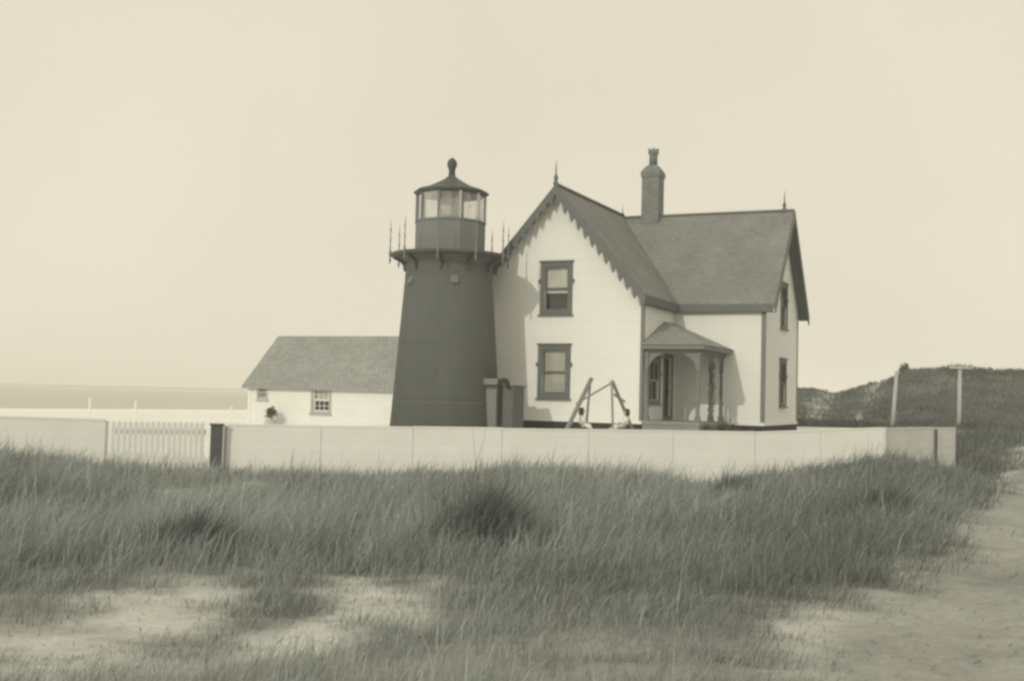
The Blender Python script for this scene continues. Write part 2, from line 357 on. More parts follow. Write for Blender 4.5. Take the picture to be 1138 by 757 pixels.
# ------------------------------------------------------------------ blades
def blades(name, x, y, z, h, wid, lean, yaw, tone, m, parent=None):
    """one mesh of curved tapering blades; arrays of equal length"""
    n = len(x); px, py = np.cos(yaw)*wid/2, np.sin(yaw)*wid/2
    lx, ly = lean[:,0], lean[:,1]
    v = np.zeros((n, 5, 3))
    def put(k, t, sgn, wf):
        bend = t**1.7
        v[:,k,0] = x+lx*h*bend+sgn*px*wf; v[:,k,1] = y+ly*h*bend+sgn*py*wf; v[:,k,2] = z+h*t*(1-.22*bend*np.hypot(lx,ly))
    put(0, 0, -1, 1); put(1, 0, 1, 1); put(2, .55, 1, .75); put(3, .55, -1, .75); put(4, 1, 0, 0)
    me = bpy.data.meshes.new(name); me.vertices.add(n*5); me.vertices.foreach_set('co', v.astype(np.float32).ravel())
    base = (np.arange(n)*5)[:,None]
    loops = (base+np.array([[0,1,2,3,3,2,4]])).astype(np.int32).ravel()
    me.loops.add(n*7); me.loops.foreach_set('vertex_index', loops)
    me.polygons.add(n*2); ls = (np.arange(n)*7)[:,None]+np.array([[0,4]]); me.polygons.foreach_set('loop_start', ls.astype(np.int32).ravel())
    me.polygons.foreach_set('loop_total', np.tile(np.array([4,3], dtype=np.int32), n)); me.polygons.foreach_set('use_smooth', np.ones(n*2, dtype=bool)); me.update(calc_edges=True)
    add_tone(me, np.repeat(tone, 5, 0))
    o = bpy.data.objects.new(name, me); COL.objects.link(o); me.materials.append(m)
    if parent: o.parent = parent
    return o
def scatter_grass():
    Xs, Ys, Cx, Cy, TS = [], [], [], [], []
    for y0, y1, d in ((4.2, 8, 2300), (8, 12, 1900), (12, 17, 1200), (17, 24, 760), (24, 37, 420)):
        xl, xr = -.5*y1-1.5, .53*y1+1.5; A = (xr-xl)*(y1-y0)
        n = int(A*d*.42); x = rng.uniform(xl, xr, n); y = rng.uniform(y0, y1, n)     # loose blades
        Xs.append(x); Ys.append(y); Cx.append(x); Cy.append(y); TS.append(rng.random(n)*.3+.35)
        per = 34; nt_ = int(A*d*.58/per); cx = rng.uniform(xl, xr, nt_); cy = rng.uniform(y0, y1, nt_)   # tussocks
        rad = .05+.09*rng.random(nt_); size = rng.random(nt_)
        Xs.append(np.repeat(cx, per)+rng.normal(size=nt_*per)*np.repeat(rad, per)); Ys.append(np.repeat(cy, per)+rng.normal(size=nt_*per)*np.repeat(rad, per))
        Cx.append(np.repeat(cx, per)); Cy.append(np.repeat(cy, per)); TS.append(np.repeat(size, per))
    x, y, cx, cy, ts = [np.concatenate(a) for a in (Xs, Ys, Cx, Cy, TS)]
    inside = (np.abs(x) < .5*y+1.5) & ((y < fence_y(x)-.12) | (x > 10.6))
    s = sandy(cx, cy); cl = fbm(x, y, .55, 51); big = fbm(x, y, 2.3, 52)
    dens = (1-s)**1.5*np.clip(.30+1.7*(cl-.3), .12, 1)
    dens *= .8+.2*sstep(6.5, 10.5, y)
    k = inside & (np.hypot(x-9.22, (y-24.2)*.6) > .35) & (rng.random(len(x)) < dens)
    x, y, cx, cy, ts, s, cl, big = [a[k] for a in (x, y, cx, cy, ts, s, cl, big)]
    n = len(x)
    h = rng.gamma(7, 1/7., n)*(.14+.20*sstep(7.5, 13, y)+.10*(big-.5)*2)*(1-.5*s)*(.62+.75*ts)*(1-.30*sstep(-5, -1, y-fence_y(np.minimum(x, 12)))*(x < 10.4))
    seed = rng.random(n) < .018; h = np.where(seed, h*1.5+.05, h)
    h = np.clip(h*.92, .05, .7)*np.where((x > 2.9) & (x < 4.3) & (y > 17.5), .72, 1.0)*(1-.35*np.exp(-((x+.3)/.6)**2-((y-11.5)/.8)**2))
    wid = (.0035+.004*rng.random(n))*np.clip(y/8, .9, 2.6)
    ang = np.arctan2(y-cy, x-cx); spread = np.clip(np.hypot(x-cx, y-cy)/.1, 0, 1.6)
    wind = .20+.22*fbm(x, y, 1.6, 77)
    lean = np.stack([wind+.30*spread*np.cos(ang)+.30*rng.normal(size=n), .05+.30*spread*np.sin(ang)+.30*rng.normal(size=n)], 1)
    lean[seed] *= .45
    yaw = rng.uniform(-1.2, 1.2, n)
    b_ = .31+(big-.5)*.26+(cl-.5)*.10+(ts-.5)*.10+rng.normal(size=n)*.05
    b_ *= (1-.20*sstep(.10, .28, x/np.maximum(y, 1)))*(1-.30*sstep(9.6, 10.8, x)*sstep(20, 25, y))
    b_ = b_*np.where(rng.random(n) < .14, 1.55, 1.0)*np.where(seed, 1.35, 1)
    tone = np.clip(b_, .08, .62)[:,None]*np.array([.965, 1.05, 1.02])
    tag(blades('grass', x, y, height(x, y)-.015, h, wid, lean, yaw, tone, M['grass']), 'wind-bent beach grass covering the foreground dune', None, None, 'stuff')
scatter_grass()
def litter():
    n = 9000; x = rng.uniform(-6, 9, n); y = rng.uniform(4.5, 16, n); k = rng.random(n) < sandy(x, y)*.8*(.3+.7*(rng.random(n) < fbm(x, y, .6, 88))); x, y = x[k], y[k]; n = len(x)
    a = rng.uniform(0, 2*PI, n); L_ = 1.5+2*rng.random(n)
    tone = np.clip(.22+.16*rng.random(n), .1, .5)[:,None]*np.array([1, 1.0, .9])
    tag(blades('dead_grass_litter', x, y, height(x, y)+.004, .02+.04*rng.random(n), .006+.008*rng.random(n), np.stack([np.cos(a), np.sin(a)], 1)*L_[:,None], a+PI/2, tone, M['grass']), 'dead stems scattered on the bare sand', None, None, 'stuff')
litter()

def clump(cx, cy, rx, ry, n, hh, val, label):
    a = rng.uniform(0, 2*PI, n); r = np.abs(rng.normal(size=n))*.52*(.75+.5*vnoise(a*1.3+cx, a*0+cy, .5, 3))
    x = r*np.cos(a)*rx; y = r*np.sin(a)*ry
    z = height(x+cx, y+cy)
    h = hh*np.clip(1-.40*r**2, .35, 1)*rng.gamma(8, 1/8., n)
    lean = np.stack([.30+.25*r*np.cos(a)+.28*rng.normal(size=n), .25*r*np.sin(a)+.28*rng.normal(size=n)], 1)
    tone = np.clip(val+rng.normal(size=n)*.05, .06, .4)[:,None]*np.array([.965, 1.05, 1.02])
    o = blades('beach_grass_clump', x, y, z-.02, h, (.007+.005*rng.random(n)), lean, rng.uniform(-1, 1, n), tone, M['grass'])
    o.location = (cx, cy, 0); tag(o, label, 'grass clump', 'dark clumps of beach grass')
clump(-.3, 12.2, .62, .60, 2600, .50, .19, 'biggest dark round grass clump, at mid-picture in front of the lighthouse')
clump(3.45, 18.0, .5, 1.0, 1500, .40, .16, 'narrow dark grass tuft below the low dip before the white fence')
clump(-2.95, 10.9, .6, .40, 1500, .32, .19, 'low dark tussock of grass beside the bare sand patch')
clump(5.0, 15.6, .9, .8, 2200, .42, .17, 'dark grass clump on the bank above the sandy path')

def scrub():
    n = 170000
    x = rng.uniform(10, 66, n); y = 57.5+34*rng.random(n)**1.4
    k = (rng.random(n) < (1-dune_sand(x, y))*np.clip(.2+1.6*(fbm(x,y,2.2,61)-.25), .05, 1)) & (x/y > .2) & (x/y < .62)
    x, y = x[k], y[k]; n = len(x)
    front = 1-sstep(57, 64, y)
    h = (.12+.32*rng.random(n))*(1+.4*front)*(.6+.8*fbm(x, y, 2.2, 61))
    lean = rng.normal(size=(n, 2))*.5
    val = .16+(fbm(x,y,5,61)-.5)*.16+rng.normal(size=n)*.012-.05*front
    tone = np.clip(val, .05, .4)[:,None]*np.array([.97,1.05,1.02])
    tag(blades('dune_scrub', x, y, np.maximum(dune_h(x, y), height(x, y))-.05, h, (.04+.07*rng.random(n)), lean, rng.uniform(-1, 1, n), tone, M['scrub']), 'low scrub and grass over the dune hills', None, None, 'stuff')
scrub()

# ------------------------------------------------------------------ windows
def frame_mb(x0, x1, z0, z1, wd, y0, y1, bars_x=(), bars_z=(), bw_=.03):
    m_ = MB()
    m_.box((x0, y0, z0), (x0+wd, y1, z1)); m_.box((x1-wd, y0, z0), (x1, y1, z1))
    m_.box((x0+wd, y0, z1-wd), (x1-wd, y1, z1)); m_.box((x0+wd, y0, z0), (x1-wd, y1, z0+wd))
    e = .003
    for t in bars_x: m_.box((t-bw_/2, y0+e, z0+wd), (t+bw_/2, y1-e, z1-wd))
    for t in bars_z: m_.box((x0+wd, y0+2*e, t-bw_/2), (x1-wd, y1-2*e, t+bw_/2))
    return m_
def xf(mb, Mx):
    mb.v = [Mx @ v for v in mb.v]; return mb
def wall_M(o, right, inward):
    r_ = Vector(right); i_ = Vector(inward)
    Mx = Matrix((r_, i_, Vector((0,0,1)))).transposed().to_4x4(); Mx.translation = Vector(o); return Mx
def window(parent, Mx, x0, x1, z0, z1, casing, sash, cx=2, cz=2, shade=.6, curtain=True, cw=.10, recess=.05, shutterbox=True, cmat=None):
    """double-hung sash window in an opening x0..x1, z0..z1 of the wall placed by Mx; local y points into the wall"""
    f = frame_mb(x0-cw, x1+cw, z0-cw*.9, z1+cw, cw, -.035, .0)
    f.box((x0-cw-.05, -.09, z0-cw*.9-.05), (x1+cw+.05, .0, z0-cw*.9-.002))          # sill
    f.box((x0-cw-.04, -.07, z1+cw+.002), (x1+cw+.04, .0, z1+cw+.05))                # head
    if shutterbox:
        zm_ = z0+.62*(z1-z0)
        for xx in (x0-cw-.06, x1+cw): f.box((xx, -.05, zm_), (xx+.06, .0, zm_+.13))   # shutter fastenings
    wo = xf(f, Mx).build('window', casing, parent)
    zm = (z0+z1)/2; e = .002; a, b_ = x0+.002, x1-.002
    bx = [a+.05+(b_-a-.10)*k/cx for k in range(1, cx)]
    up_ = frame_mb(a, b_, zm-.02, z1-e, .05, recess-.05, recess-.01, bx, [zm+(z1-zm)*k/cz for k in range(1, cz)], .022)
    lo_ = frame_mb(a, b_, z0+e, zm+.025, .055, recess, recess+.04, bx, [z0+(zm-z0)*k/cz for k in range(1, cz)], .022)
    for s_ in (up_, lo_): xf(s_, Mx).build('sash', sash, wo)
    for za, zb, yy in ((zm+.03, z1-.05, recess-.03), (z0+.055, zm-.03, recess+.02)):
        p_ = MB(); p_.box((a+.05, yy, za), (b_-.05, yy+.004, zb)); xf(p_, Mx).build('pane', M['pane'], wo)
    if curtain:
        c_ = MB(); zb = z1-shade*(z1-z0); n = 14; yy = recess+.03 if False else recess+.055
        for k in range(n):     # pleated cloth
            xa = a+.04+(b_-a-.08)*k/n; xb = a+.04+(b_-a-.08)*(k+1)/n
            ya = yy+.012*(k % 2); yb = yy+.012*((k+1) % 2)
            c_.poly([(xa,ya,zb),(xb,yb,zb),(xb,yb,z1-.04),(xa,ya,z1-.04)])
            c_.poly([(xa,ya+.008,zb),(xa,ya+.008,z1-.04),(xb,yb+.008,z1-.04),(xb,yb+.008,zb)])
        xf(c_, Mx).build('curtain', cmat or M['cloth'], wo, False)
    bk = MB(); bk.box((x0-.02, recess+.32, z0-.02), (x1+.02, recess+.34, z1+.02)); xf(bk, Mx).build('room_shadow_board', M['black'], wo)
    return wo
def rect(x0, x1, z0, z1): return [(x0,z0),(x1,z0),(x1,z1),(x0,z1)]

# ------------------------------------------------------------------ keeper's house
TH = R(24.5); G0 = .44
house = empty('keepers_house', (4.067, 35.868, G0), -TH, 'white two-storey gabled dwelling with scalloped bargeboards and a corner porch', 'house')
W, P, D, Ln, He, rise, oh, orr = 5.82, 3.404, 5.69, 3.05, 4.565, 3.365, .18, .354
sl = rise/(W/2); rise2 = D/2*sl; wr = P+D/2
Mfront = wall_M((0,0,0), (1,0,0), (0,1,0))
Mwing = wall_M((0,P,0), (1,0,0), (0,1,0))
Mside = wall_M((0,0,0), (0,1,0), (-1,0,0))
Mright = wall_M((Ln,0,0), (0,1,0), (-1,0,0))
zf = .45
w1 = (-3.36, -2.52, 3.95, 5.38); w2 = (-3.38, -2.53, 1.24, 2.70)
w3 = (6.02, 6.95, 3.85, 5.25); w4 = (5.95, 6.90, 1.12, 2.58)
door = (2.32, 3.14, .52, 2.56); sidewin = (.75, 1.75, 1.12, 2.42)
wl = MB()
wl.slab([(-W,zf),(0,zf),(0,He),(-W/2,He+rise-.1),(-W,He)], [rect(*w1), rect(*w2)], .18, Mfront)
wl.slab([(.18,zf),(P,zf),(P,He),(.18,He)], [rect(*door), rect(*sidewin)], .18, Mside)
wl.slab([(.002,zf),(Ln,zf),(Ln,He),(.002,He)], [], .18, Mwing)
wl.slab([(P+.182,zf),(P+D,zf),(P+D,He),(wr,He+rise2-.1),(P+.182,He)], [rect(*w3), rect(*w4)], .18, Mright)
wl.box((-W, .182, zf), (-W+.18, P+D, He)); wl.box((-W+.18, P+D-.18, zf), (Ln-.18, P+D, He))
wl.slab([(-W,He),(0,He),(-W/2,He+rise-.1)], [], .18, wall_M((0,P+D-.18,0), (1,0,0), (0,1,0)))
wl.build('wall', M['wall'], house)
fd = MB(); fd.box((-W-.01,-.012,-.5), (.012,.2,zf)); fd.box((-.2,.2,-.5), (.012,P,zf)); fd.box((.012,P-.012,-.5), (Ln+.012,P+.2,zf)); fd.box((Ln-.2,P+.2,-.5), (Ln+.012,P+D+.01,zf)); fd.box((-W-.01,.2,-.5), (-W+.2,P+D,zf))
fd.build('foundation', M['found'], house)
ws_ = MB()   # water table
ws_.box((-W-.03,-.04,zf-.06), (.03,0,zf+.04)); ws_.box((.03,P-.04,zf-.06), (Ln+.03,P,zf+.04)); ws_.box((Ln,P,zf-.06), (Ln+.035,P+D,zf+.04)); ws_.build('water_table', M['wall'], house)
for (a, b_) in (((-.07,-.025),(.026,.0)), ((.001,.0),(.027,.10)), ((Ln-.10,P-.025),(Ln+.026,P)), ((Ln+.001,P),(Ln+.027,P+.10)), ((Ln+.001,P+D-.1),(Ln+.027,P+D)), ((-W-.02,-.025),(-W+.10,0))):
    c_ = MB(); c_.box((a[0],a[1],zf+.05), (b_[0],b_[1],He-.05)); c_.build('corner_board', M['trim'], house)
# roofs
rf = MB(); t = .13; zr = He+rise+.06; ze = zr-(W/2+oh)*sl
for s_ in (-1, 1):
    ue = -W/2+s_*(W/2+oh)
    rf.solid([(-W/2,-orr,zr),(ue,-orr,ze),(ue,P+D+.3,ze),(-W/2,P+D+.3,zr)], t)
zr2 = He+rise2+.06; ze2 = zr2-(D/2+oh)*sl
rf.solid([(-W/2+.05,wr,zr2),(.05,P-oh,ze2),(Ln+orr,P-oh,ze2),(Ln+orr,wr,zr2)], t)
rf.solid([(-W/2+.05,wr,zr2),(Ln+orr,wr,zr2),(Ln+orr,P+D+oh,ze2),(.05,P+D+oh,ze2)], t)
rfo = rf.build('roof', M['roof'], house)
rc = MB(); rc.bar((-W/2,-orr-.01,zr+.012),(-W/2,wr,zr+.012),.16,.06); rc.bar((-W/2,wr,zr2+.012),(Ln+orr+.01,wr,zr2+.012),.16,.06); rc.build('ridge_board', M['roof'], rfo)
fa = MB()   # eave fascias and soffit boards
fa.box((oh-.01,-orr+.05,ze-.30),(oh+.03,P-oh-.04,ze-.05)); fa.box((oh-.01,P-oh-.03,ze2-.30),(Ln+orr-.05,P-oh+.01,ze2-.05))
fa.box((0.03,-.02,ze-.31),(oh-.012,P-oh,ze-.28)); fa.box((.03,P-oh+.012,ze2-.31),(Ln+orr-.06,P-.003,ze2-.28))
fa.build('fascia', M['trim_dark'], house)
# scalloped bargeboards of the front gable
def barge(s_):
    L_ = (W/2+oh); n = 13; pts = []
    x0 = -W/2; top = [(x0, zr-.01), (x0+s_*L_, ze-.01)]
    zb = lambda u: zr-.31-abs(u-x0)*sl
    low = []
    for k in range(n):
        ua = x0+s_*L_*(k/n); ub = x0+s_*L_*((k+1)/n); q = ub-ua
        low += [(ua+q*.03, zb(ua)-.02), (ua+q*.22, zb(ua+q*.22)-.07), (ua+q*.40, zb(ua+q*.5)-.20), (ua+q*.52, zb(ua+q*.5)-.27), (ua+q*.64, zb(ua+q*.5)-.20), (ua+q*.80, zb(ua+q*.8)-.05), (ua+q*.97, zb(ub)-.0)]
    out = [top[0]]+[(x0, zb(x0))]+low+[(x0+s_*L_, zb(x0+s_*L_))]+[top[1]]
    if s_ > 0: out = out
    b_ = MB(); b_.slab(out, [], .045, wall_M((0,-orr-.047,0),(1,0,0),(0,1,0))); return b_
for s_ in (-1, 1): barge(s_).build('bargeboard', M['trim_dark'], house)
for s_ in (-1, 1):
    sf = MB(); ue = -W/2+s_*(W/2+oh)
    sf.solid([(-W/2+s_*.02,-orr+.01,zr-.17),(ue,-orr+.01,ze-.155),(ue,-.01,ze-.155),(-W/2+s_*.02,-.01,zr-.17)], .03); sf.build('soffit', M['trim_dark'], house)
for s_ in (-1, 1):
    sf = MB(); we = wr+s_*(D/2+oh)
    sf.solid([(Ln+.01,wr+s_*.02,zr2-.17),(Ln+.01,we,ze2-.155),(Ln+orr-.01,we,ze2-.155),(Ln+orr-.01,wr+s_*.02,zr2-.17)], .03); sf.build('soffit', M['trim_dark'], house)
for s_ in (-1, 1):
    b_ = MB(); we = wr+s_*(D/2+oh)
    b_.slab([(wr,zr2-.01),(we,ze2-.01),(we,ze2-.34),(wr,zr2-.36)], [], .045, wall_M((Ln+orr+.047,0,0),(0,1,0),(-1,0,0))); b_.build('bargeboard', M['trim_dark'], house)
# finials
def finial(u, w_, z, h, name='finial'):
    f_ = MB(); k = h/.8
    f_.lathe([(.055*k,z-.15),(.055*k,z+.02),(.085*k,z+.06),(.05*k,z+.12*k),(.08*k,z+.20*k),(.06*k,z+.27*k),(.03*k,z+.33*k),(.022*k,z+.55*k),(.004,z+h)], 10, (u, w_)); f_.build(name, M['trim_dark'], house)
finial(-W/2, -orr+.02, zr, .80); finial(Ln+.02, wr, zr2, .72); finial(-W/2, wr, zr2+.02, .45)
# chimney
ch = MB(); cu, cw_, hw = -1.76, wr, .325
prof = [(hw,7.2),(hw,9.30),(hw+.03,9.36),(hw+.045,9.50),(hw+.01,9.58),(.24,9.72),(.17,9.80)]
ch.lathe([(r*1.414, z) for r, z in prof], 4, (cu, cw_), False, PI/4)
cho = ch.build('chimney', M['brick'], house)
cp = MB(); cp.lathe([(.16,9.78),(.15,10.15),(.17,10.22),(.20,10.26),(.20,10.32),(.13,10.32),(.12,9.9)], 14, (cu, cw_))
for k in range(5):
    a = 2*PI*k/5; cp.bar((cu+.155*math.cos(a), cw_+.155*math.sin(a), 10.31), (cu+.165*math.cos(a), cw_+.165*math.sin(a), 10.43), .07)
cp.build('chimney_pot', M['brick'], cho)
# windows
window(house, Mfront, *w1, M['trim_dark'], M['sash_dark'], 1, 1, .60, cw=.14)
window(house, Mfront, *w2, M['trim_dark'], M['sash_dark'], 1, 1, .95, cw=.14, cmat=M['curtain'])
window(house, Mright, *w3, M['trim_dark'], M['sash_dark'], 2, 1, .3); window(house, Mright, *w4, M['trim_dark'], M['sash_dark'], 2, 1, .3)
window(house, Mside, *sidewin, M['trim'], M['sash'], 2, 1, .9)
# door in the porch
df = frame_mb(door[0]-.11, door[1]+.11, door[2]-.02, door[3]+.11, .11, -.035, 0); dfo = xf(df, Mside).build('door_frame', M['trim'], house)
dd = MB(); dd.box((door[0]+.005, .09, door[2]+.1), (door[1]-.005, .13, door[3]-.005))
for za, zb in ((door[2]+.25, door[2]+.85), (door[2]+1.0, door[3]-.12)): dd.box((door[0]+.1, .075, za), (door[1]-.1, .088, zb))
ddo = xf(dd, Mside).build('door', M['black'], house)
hd = MB(); hd.tube([(door[1]-.08, .03, 1.45), (door[1]-.08, .09, 1.45)], .03); xf(hd, Mside).build('handle', M['iron_dark'], ddo)
# porch
PU, PE = 1.75, 2.05
pf = MB(); pf.box((.03,-.05,.40), (PU+.12,P-.045,.50)); pf.box((.04,-.02,-.3), (PU+.08,.03,.395)); pf.box((PU+.03,.035,-.3), (PU+.08,P-.05,.395)); pf.build('porch_floor', M['floor'], house)
st = MB(); st.box((.25,-.42,-.3), (1.5,-.06,.22)); st.box((.25,-.75,-.3), (1.5,-.425,.06)); st.build('porch_step', M['floor'], house)
zp = 2.86
pr = MB(); a_ = (0.012,-.22,zp); b_ = (PE,-.22,zp); c_ = (PE,P-.012,zp); d_ = (.012,P-.012,zp+.88); e_ = (.012,2.2,zp+.88); f_ = (.012,P-.012,zp)
pr.poly([a_,b_,e_]); pr.poly([b_,c_,d_,e_]); pr.poly([a_,e_,d_,f_]); pr.poly([c_,f_,d_]); pr.poly([a_,f_,c_,b_]); pr.build('porch_roof', M['porch_roof'], house)
pfz = MB(); pfz.box((.03,-.17,zp-.13),(PE-.05,-.13,zp-.003)); pfz.box((PE-.09,-.128,zp-.13),(PE-.05,P-.02,zp-.003))
pfz.box((.05,.06,zp-.24),(PU+.05,.16,zp-.004)); pfz.box((PU-.05,.162,zp-.24),(PU+.05,P-.02,zp-.004)); pfz.build('porch_beam', M['trim'], house)
def post(u, w_, m_):
    p_ = MB(); z0, z1 = .503, zp-.245; h_ = .055
    p_.box((u-h_-.025,w_-h_-.025,z0),(u+h_+.025,w_+h_+.025,z0+.16)); p_.box((u-h_,w_-h_,z0+.16),(u+h_,w_+h_,z0+.55))
    p_.lathe([(.06,z0+.55),(.075,z0+.58),(.045,z0+.63),(.055,z0+.9),(.045,z1-.55),(.075,z1-.50),(.06,z1-.47)], 12, (u, w_))
    p_.box((u-h_,w_-h_,z1-.47),(u+h_,w_+h_,z1-.08)); p_.box((u-h_-.025,w_-h_-.025,z1-.08),(u+h_+.025,w_+h_+.025,z1)); return p_.build('porch_post', m_, house)
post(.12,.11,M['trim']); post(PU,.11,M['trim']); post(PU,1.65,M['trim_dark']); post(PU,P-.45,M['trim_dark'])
def bracket(o, dx):
    zt = zp-.25; pts = [(0,zt),(dx*.40,zt)]
    for k in range(9):
        a = PI/2*k/8; pts.append((dx*(.38-.35*math.sin(a)**1.3), zt-.05-.34*(1-math.cos(a)**1.3)))
    pts.append((0, zt-.42)); return pts
for u0, dx in ((.18, 1), (PU-.06, -1)):
    b_ = MB(); b_.slab(bracket(u0, dx), [], .04, wall_M((u0,.09,0),(1,0,0),(0,1,0))); b_.build('porch_bracket', M['trim'], house)
for w0, dx in ((.17,1),(1.59,-1),(1.71,1),(P-.51,-1)):
    b_ = MB(); b_.slab(bracket(w0, dx), [], .04, wall_M((PU+.02,w0,0),(0,1,0),(-1,0,0))); b_.build('porch_bracket', M['trim'], house)

# ------------------------------------------------------------------ lighthouse
TX, TY, TZ = -2.03, 36.2, .40
lh = empty('lighthouse', (TX, TY, TZ), 0, 'squat dark conical iron lighthouse with a glazed lantern room', 'lighthouse')
Z = lambda zw: zw-TZ
Rb = lambda zw: 1.745+(1.36-1.745)*(zw-.35)/(5.45-.35)
tb = MB(); pr_ = [(Rb(0), Z(-.1)), (Rb(5.45), Z(5.45)), (1.345, Z(5.60)), (1.37, Z(5.68)), (1.44, Z(5.75)), (1.56, Z(5.81)), (1.70, Z(5.85))]
tb.lathe(pr_, 64); tbo = tb.build('tower', M['iron'], lh)
for zs, hh_ in ((1.35, .05), (3.05, .05), (5.26, .07)):
    q = MB(); q.lathe([(Rb(zs)-.01, Z(zs)), (Rb(zs)+.012, Z(zs+.004)), (Rb(zs+hh_)+.012, Z(zs+hh_-.004)), (Rb(zs+hh_)-.01, Z(zs+hh_))], 64, smooth=False); q.build('seam_band', M['iron'], tbo)
gd = MB(); gd.lathe([(1.2,Z(5.855)),(1.76,Z(5.855)),(1.84,Z(5.89)),(1.86,Z(5.93)),(1.84,Z(5.98)),(1.2,Z(6.0))], 64); gd.build('gallery_deck', M['iron_dark'], lh)
for k in range(10):   # brackets under the gallery
    a = -PI/2-R(8)+2*PI*k/10; c_, s_ = math.cos(a), math.sin(a)
    b_ = MB(); b_.slab([(1.36,Z(5.84)),(1.78,Z(5.84)),(1.74,Z(5.78)),(1.55,Z(5.70)),(1.46,Z(5.60)),(1.43,Z(5.42)),(1.36,Z(5.40))], [], .06, wall_M((s_*.03,-c_*.03,0),(c_,s_,0),(-s_,c_,0))); b_.build('gallery_bracket', M['iron_dark'], lh)
for k in range(10):   # ten stanchions, first at eight degrees left of the view
    a = -PI/2-R(8)+2*PI*k/10; x_, y_ = 1.87*math.cos(a), 1.87*math.sin(a); q = MB(); b0 = Z(5.62)
    q.lathe([(r_*.72, z_) for r_, z_ in [(.004,b0),(.03,b0+.06),(.05,b0+.13),(.03,b0+.2),(.045,b0+.25),(.06,b0+.33),(.045,b0+.42),(.028,b0+.5),(.024,b0+.72),(.042,b0+.76),(.024,b0+.80),(.02,b0+1.05),(.04,b0+1.09),(.018,b0+1.13),(.012,b0+1.3),(.003,b0+1.42)]], 10, (x_, y_))
    q.build('stanchion', M['iron_mid'], lh)
# ten-sided lantern
RL, OFF = 1.10, -PI/2-R(17.5)
def ring(r, z, n=10): return [Vector((r*math.cos(OFF+2*PI*k/n), r*math.sin(OFF+2*PI*k/n), z)) for k in range(n)]
lr = MB(); lr.lathe([(RL,Z(6.0)),(RL,Z(6.98)),(RL+.03,Z(6.985)),(RL+.03,Z(7.04)),(RL-.1,Z(7.045)),(RL-.1,Z(6.9))], 10, (0,0), False, OFF)
lr.lathe([(RL+.03,Z(6.0)),(RL+.03,Z(6.10)),(RL-.05,Z(6.104))], 10, (0,0), False, OFF); lro = lr.build('lantern_wall', M['iron_mid'], lh)
A, B = ring(RL-.02, Z(7.0)), ring(RL-.02, Z(7.93))
for k in range(10):
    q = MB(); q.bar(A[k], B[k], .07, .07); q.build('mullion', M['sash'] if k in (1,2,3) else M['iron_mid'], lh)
    j = (k+1) % 10; q = MB(); ci = Vector((0,0,0)); q.poly([A[k]*.985+Vector((0,0,A[k].z*.015)), A[j]*.985+Vector((0,0,A[k].z*.015)), B[j]*.985+Vector((0,0,B[j].z*.015)), B[k]*.985+Vector((0,0,B[k].z*.015))]); q.build('pane', M['lantern_pane'], lh)
ped = MB(); ped.lathe([(.22,Z(6.0)),(.22,Z(6.9)),(.12,Z(6.95)),(.12,Z(7.1)),(.3,Z(7.12)),(.3,Z(7.16)),(0,Z(7.17))], 20); pedo = ped.build('lamp_pedestal', M['iron_mid'], lh)
ln = MB(); ln.lathe([(.001,Z(7.175)),(.3,Z(7.18)),(.34,Z(7.25)),(.36,Z(7.5)),(.34,Z(7.75)),(.3,Z(7.84)),(.001,Z(7.86))], 20); ln.build('lens', M['curtain'], pedo)
rr = MB(); rr.lathe([(RL-.05,Z(7.86)),(RL+.06,Z(7.90)),(RL+.10,Z(7.95)),(RL+.06,Z(8.0)),(.80,Z(8.115)),(.48,Z(8.27)),(.25,Z(8.40)),(.13,Z(8.49)),(.10,Z(8.58))], 10, (0,0), False, OFF)
rro = rr.build('lantern_roof', M['iron_dark'], lh)
bl = MB(); bl.lathe([(.11,Z(8.5)),(.10,Z(8.66)),(.115,Z(8.74)),(.15,Z(8.82)),(.16,Z(8.92)),(.13,Z(9.0)),(.08,Z(9.05)),(.03,Z(9.09)),(.001,Z(9.10))], 20); bl.build('ventilator_ball', M['iron_dark'], rro)
for a in (R(-80), R(-143)):   # little hooded vents below the gallery
    zt = Z(5.25); c_, s_ = math.cos(a), math.sin(a); r0 = Rb(5.0)-.03
    q = MB(); Mx = wall_M((c_*r0, s_*r0, 0), (-s_, c_, 0), (c_, s_, 0))
    for pa in ((-.14,),):
        P0 = [(-.11,0,zt-.28),(.11,0,zt-.28),(.11,0,zt),(-.11,0,zt)]; P1 = [(-.11,.14,zt-.25),(.11,.14,zt-.25)]
        L = [Mx @ Vector(p) for p in P0]; Q = [Mx @ Vector(p) for p in P1]
        q.poly([L[3],L[2],Q[1],Q[0]]); q.poly([L[2],L[1],Q[1]]); q.poly([L[0],L[3],Q[0]]); q.poly([L[0],Q[0],Q[1],L[1]]); q.poly(L)
    q.build('vent_hood', M['iron_mid'], lh)
# entry vestibule on the right side
a = R(-20); d_ = Vector((math.cos(a), math.sin(a), 0)); n_ = Vector((-d_.y, d_.x, 0))
Mv = wall_M((0,0,0), d_, n_)
v_ = MB(); v_.box((1.1,-.50,-.15), (2.42,.50,Z(1.88)), Mv); v_.box((1.1,-.54,Z(1.884)), (2.46,.54,Z(1.93)), Mv); vo = v_.build('entry_vestibule', M['iron'], lh)
v_ = MB(); v_.box((1.56,-.535,-.1), (1.90,-.502,Z(1.80)), Mv); v_.box((1.50,-.62,Z(1.935)), (1.95,.30,Z(2.12)), Mv); v_.build('side_panel', M['iron_mid'], vo)
pp = MB(); px_ = 2.02; yy = -.60
pts = [(px_,yy,-.1),(px_,yy,Z(1.95))]+[(px_+.13-.13*math.cos(t_),yy,Z(1.95)+.13*math.sin(t_)) for t_ in np.linspace(.3, PI, 8)]+[(px_+.26,yy,Z(1.86))]
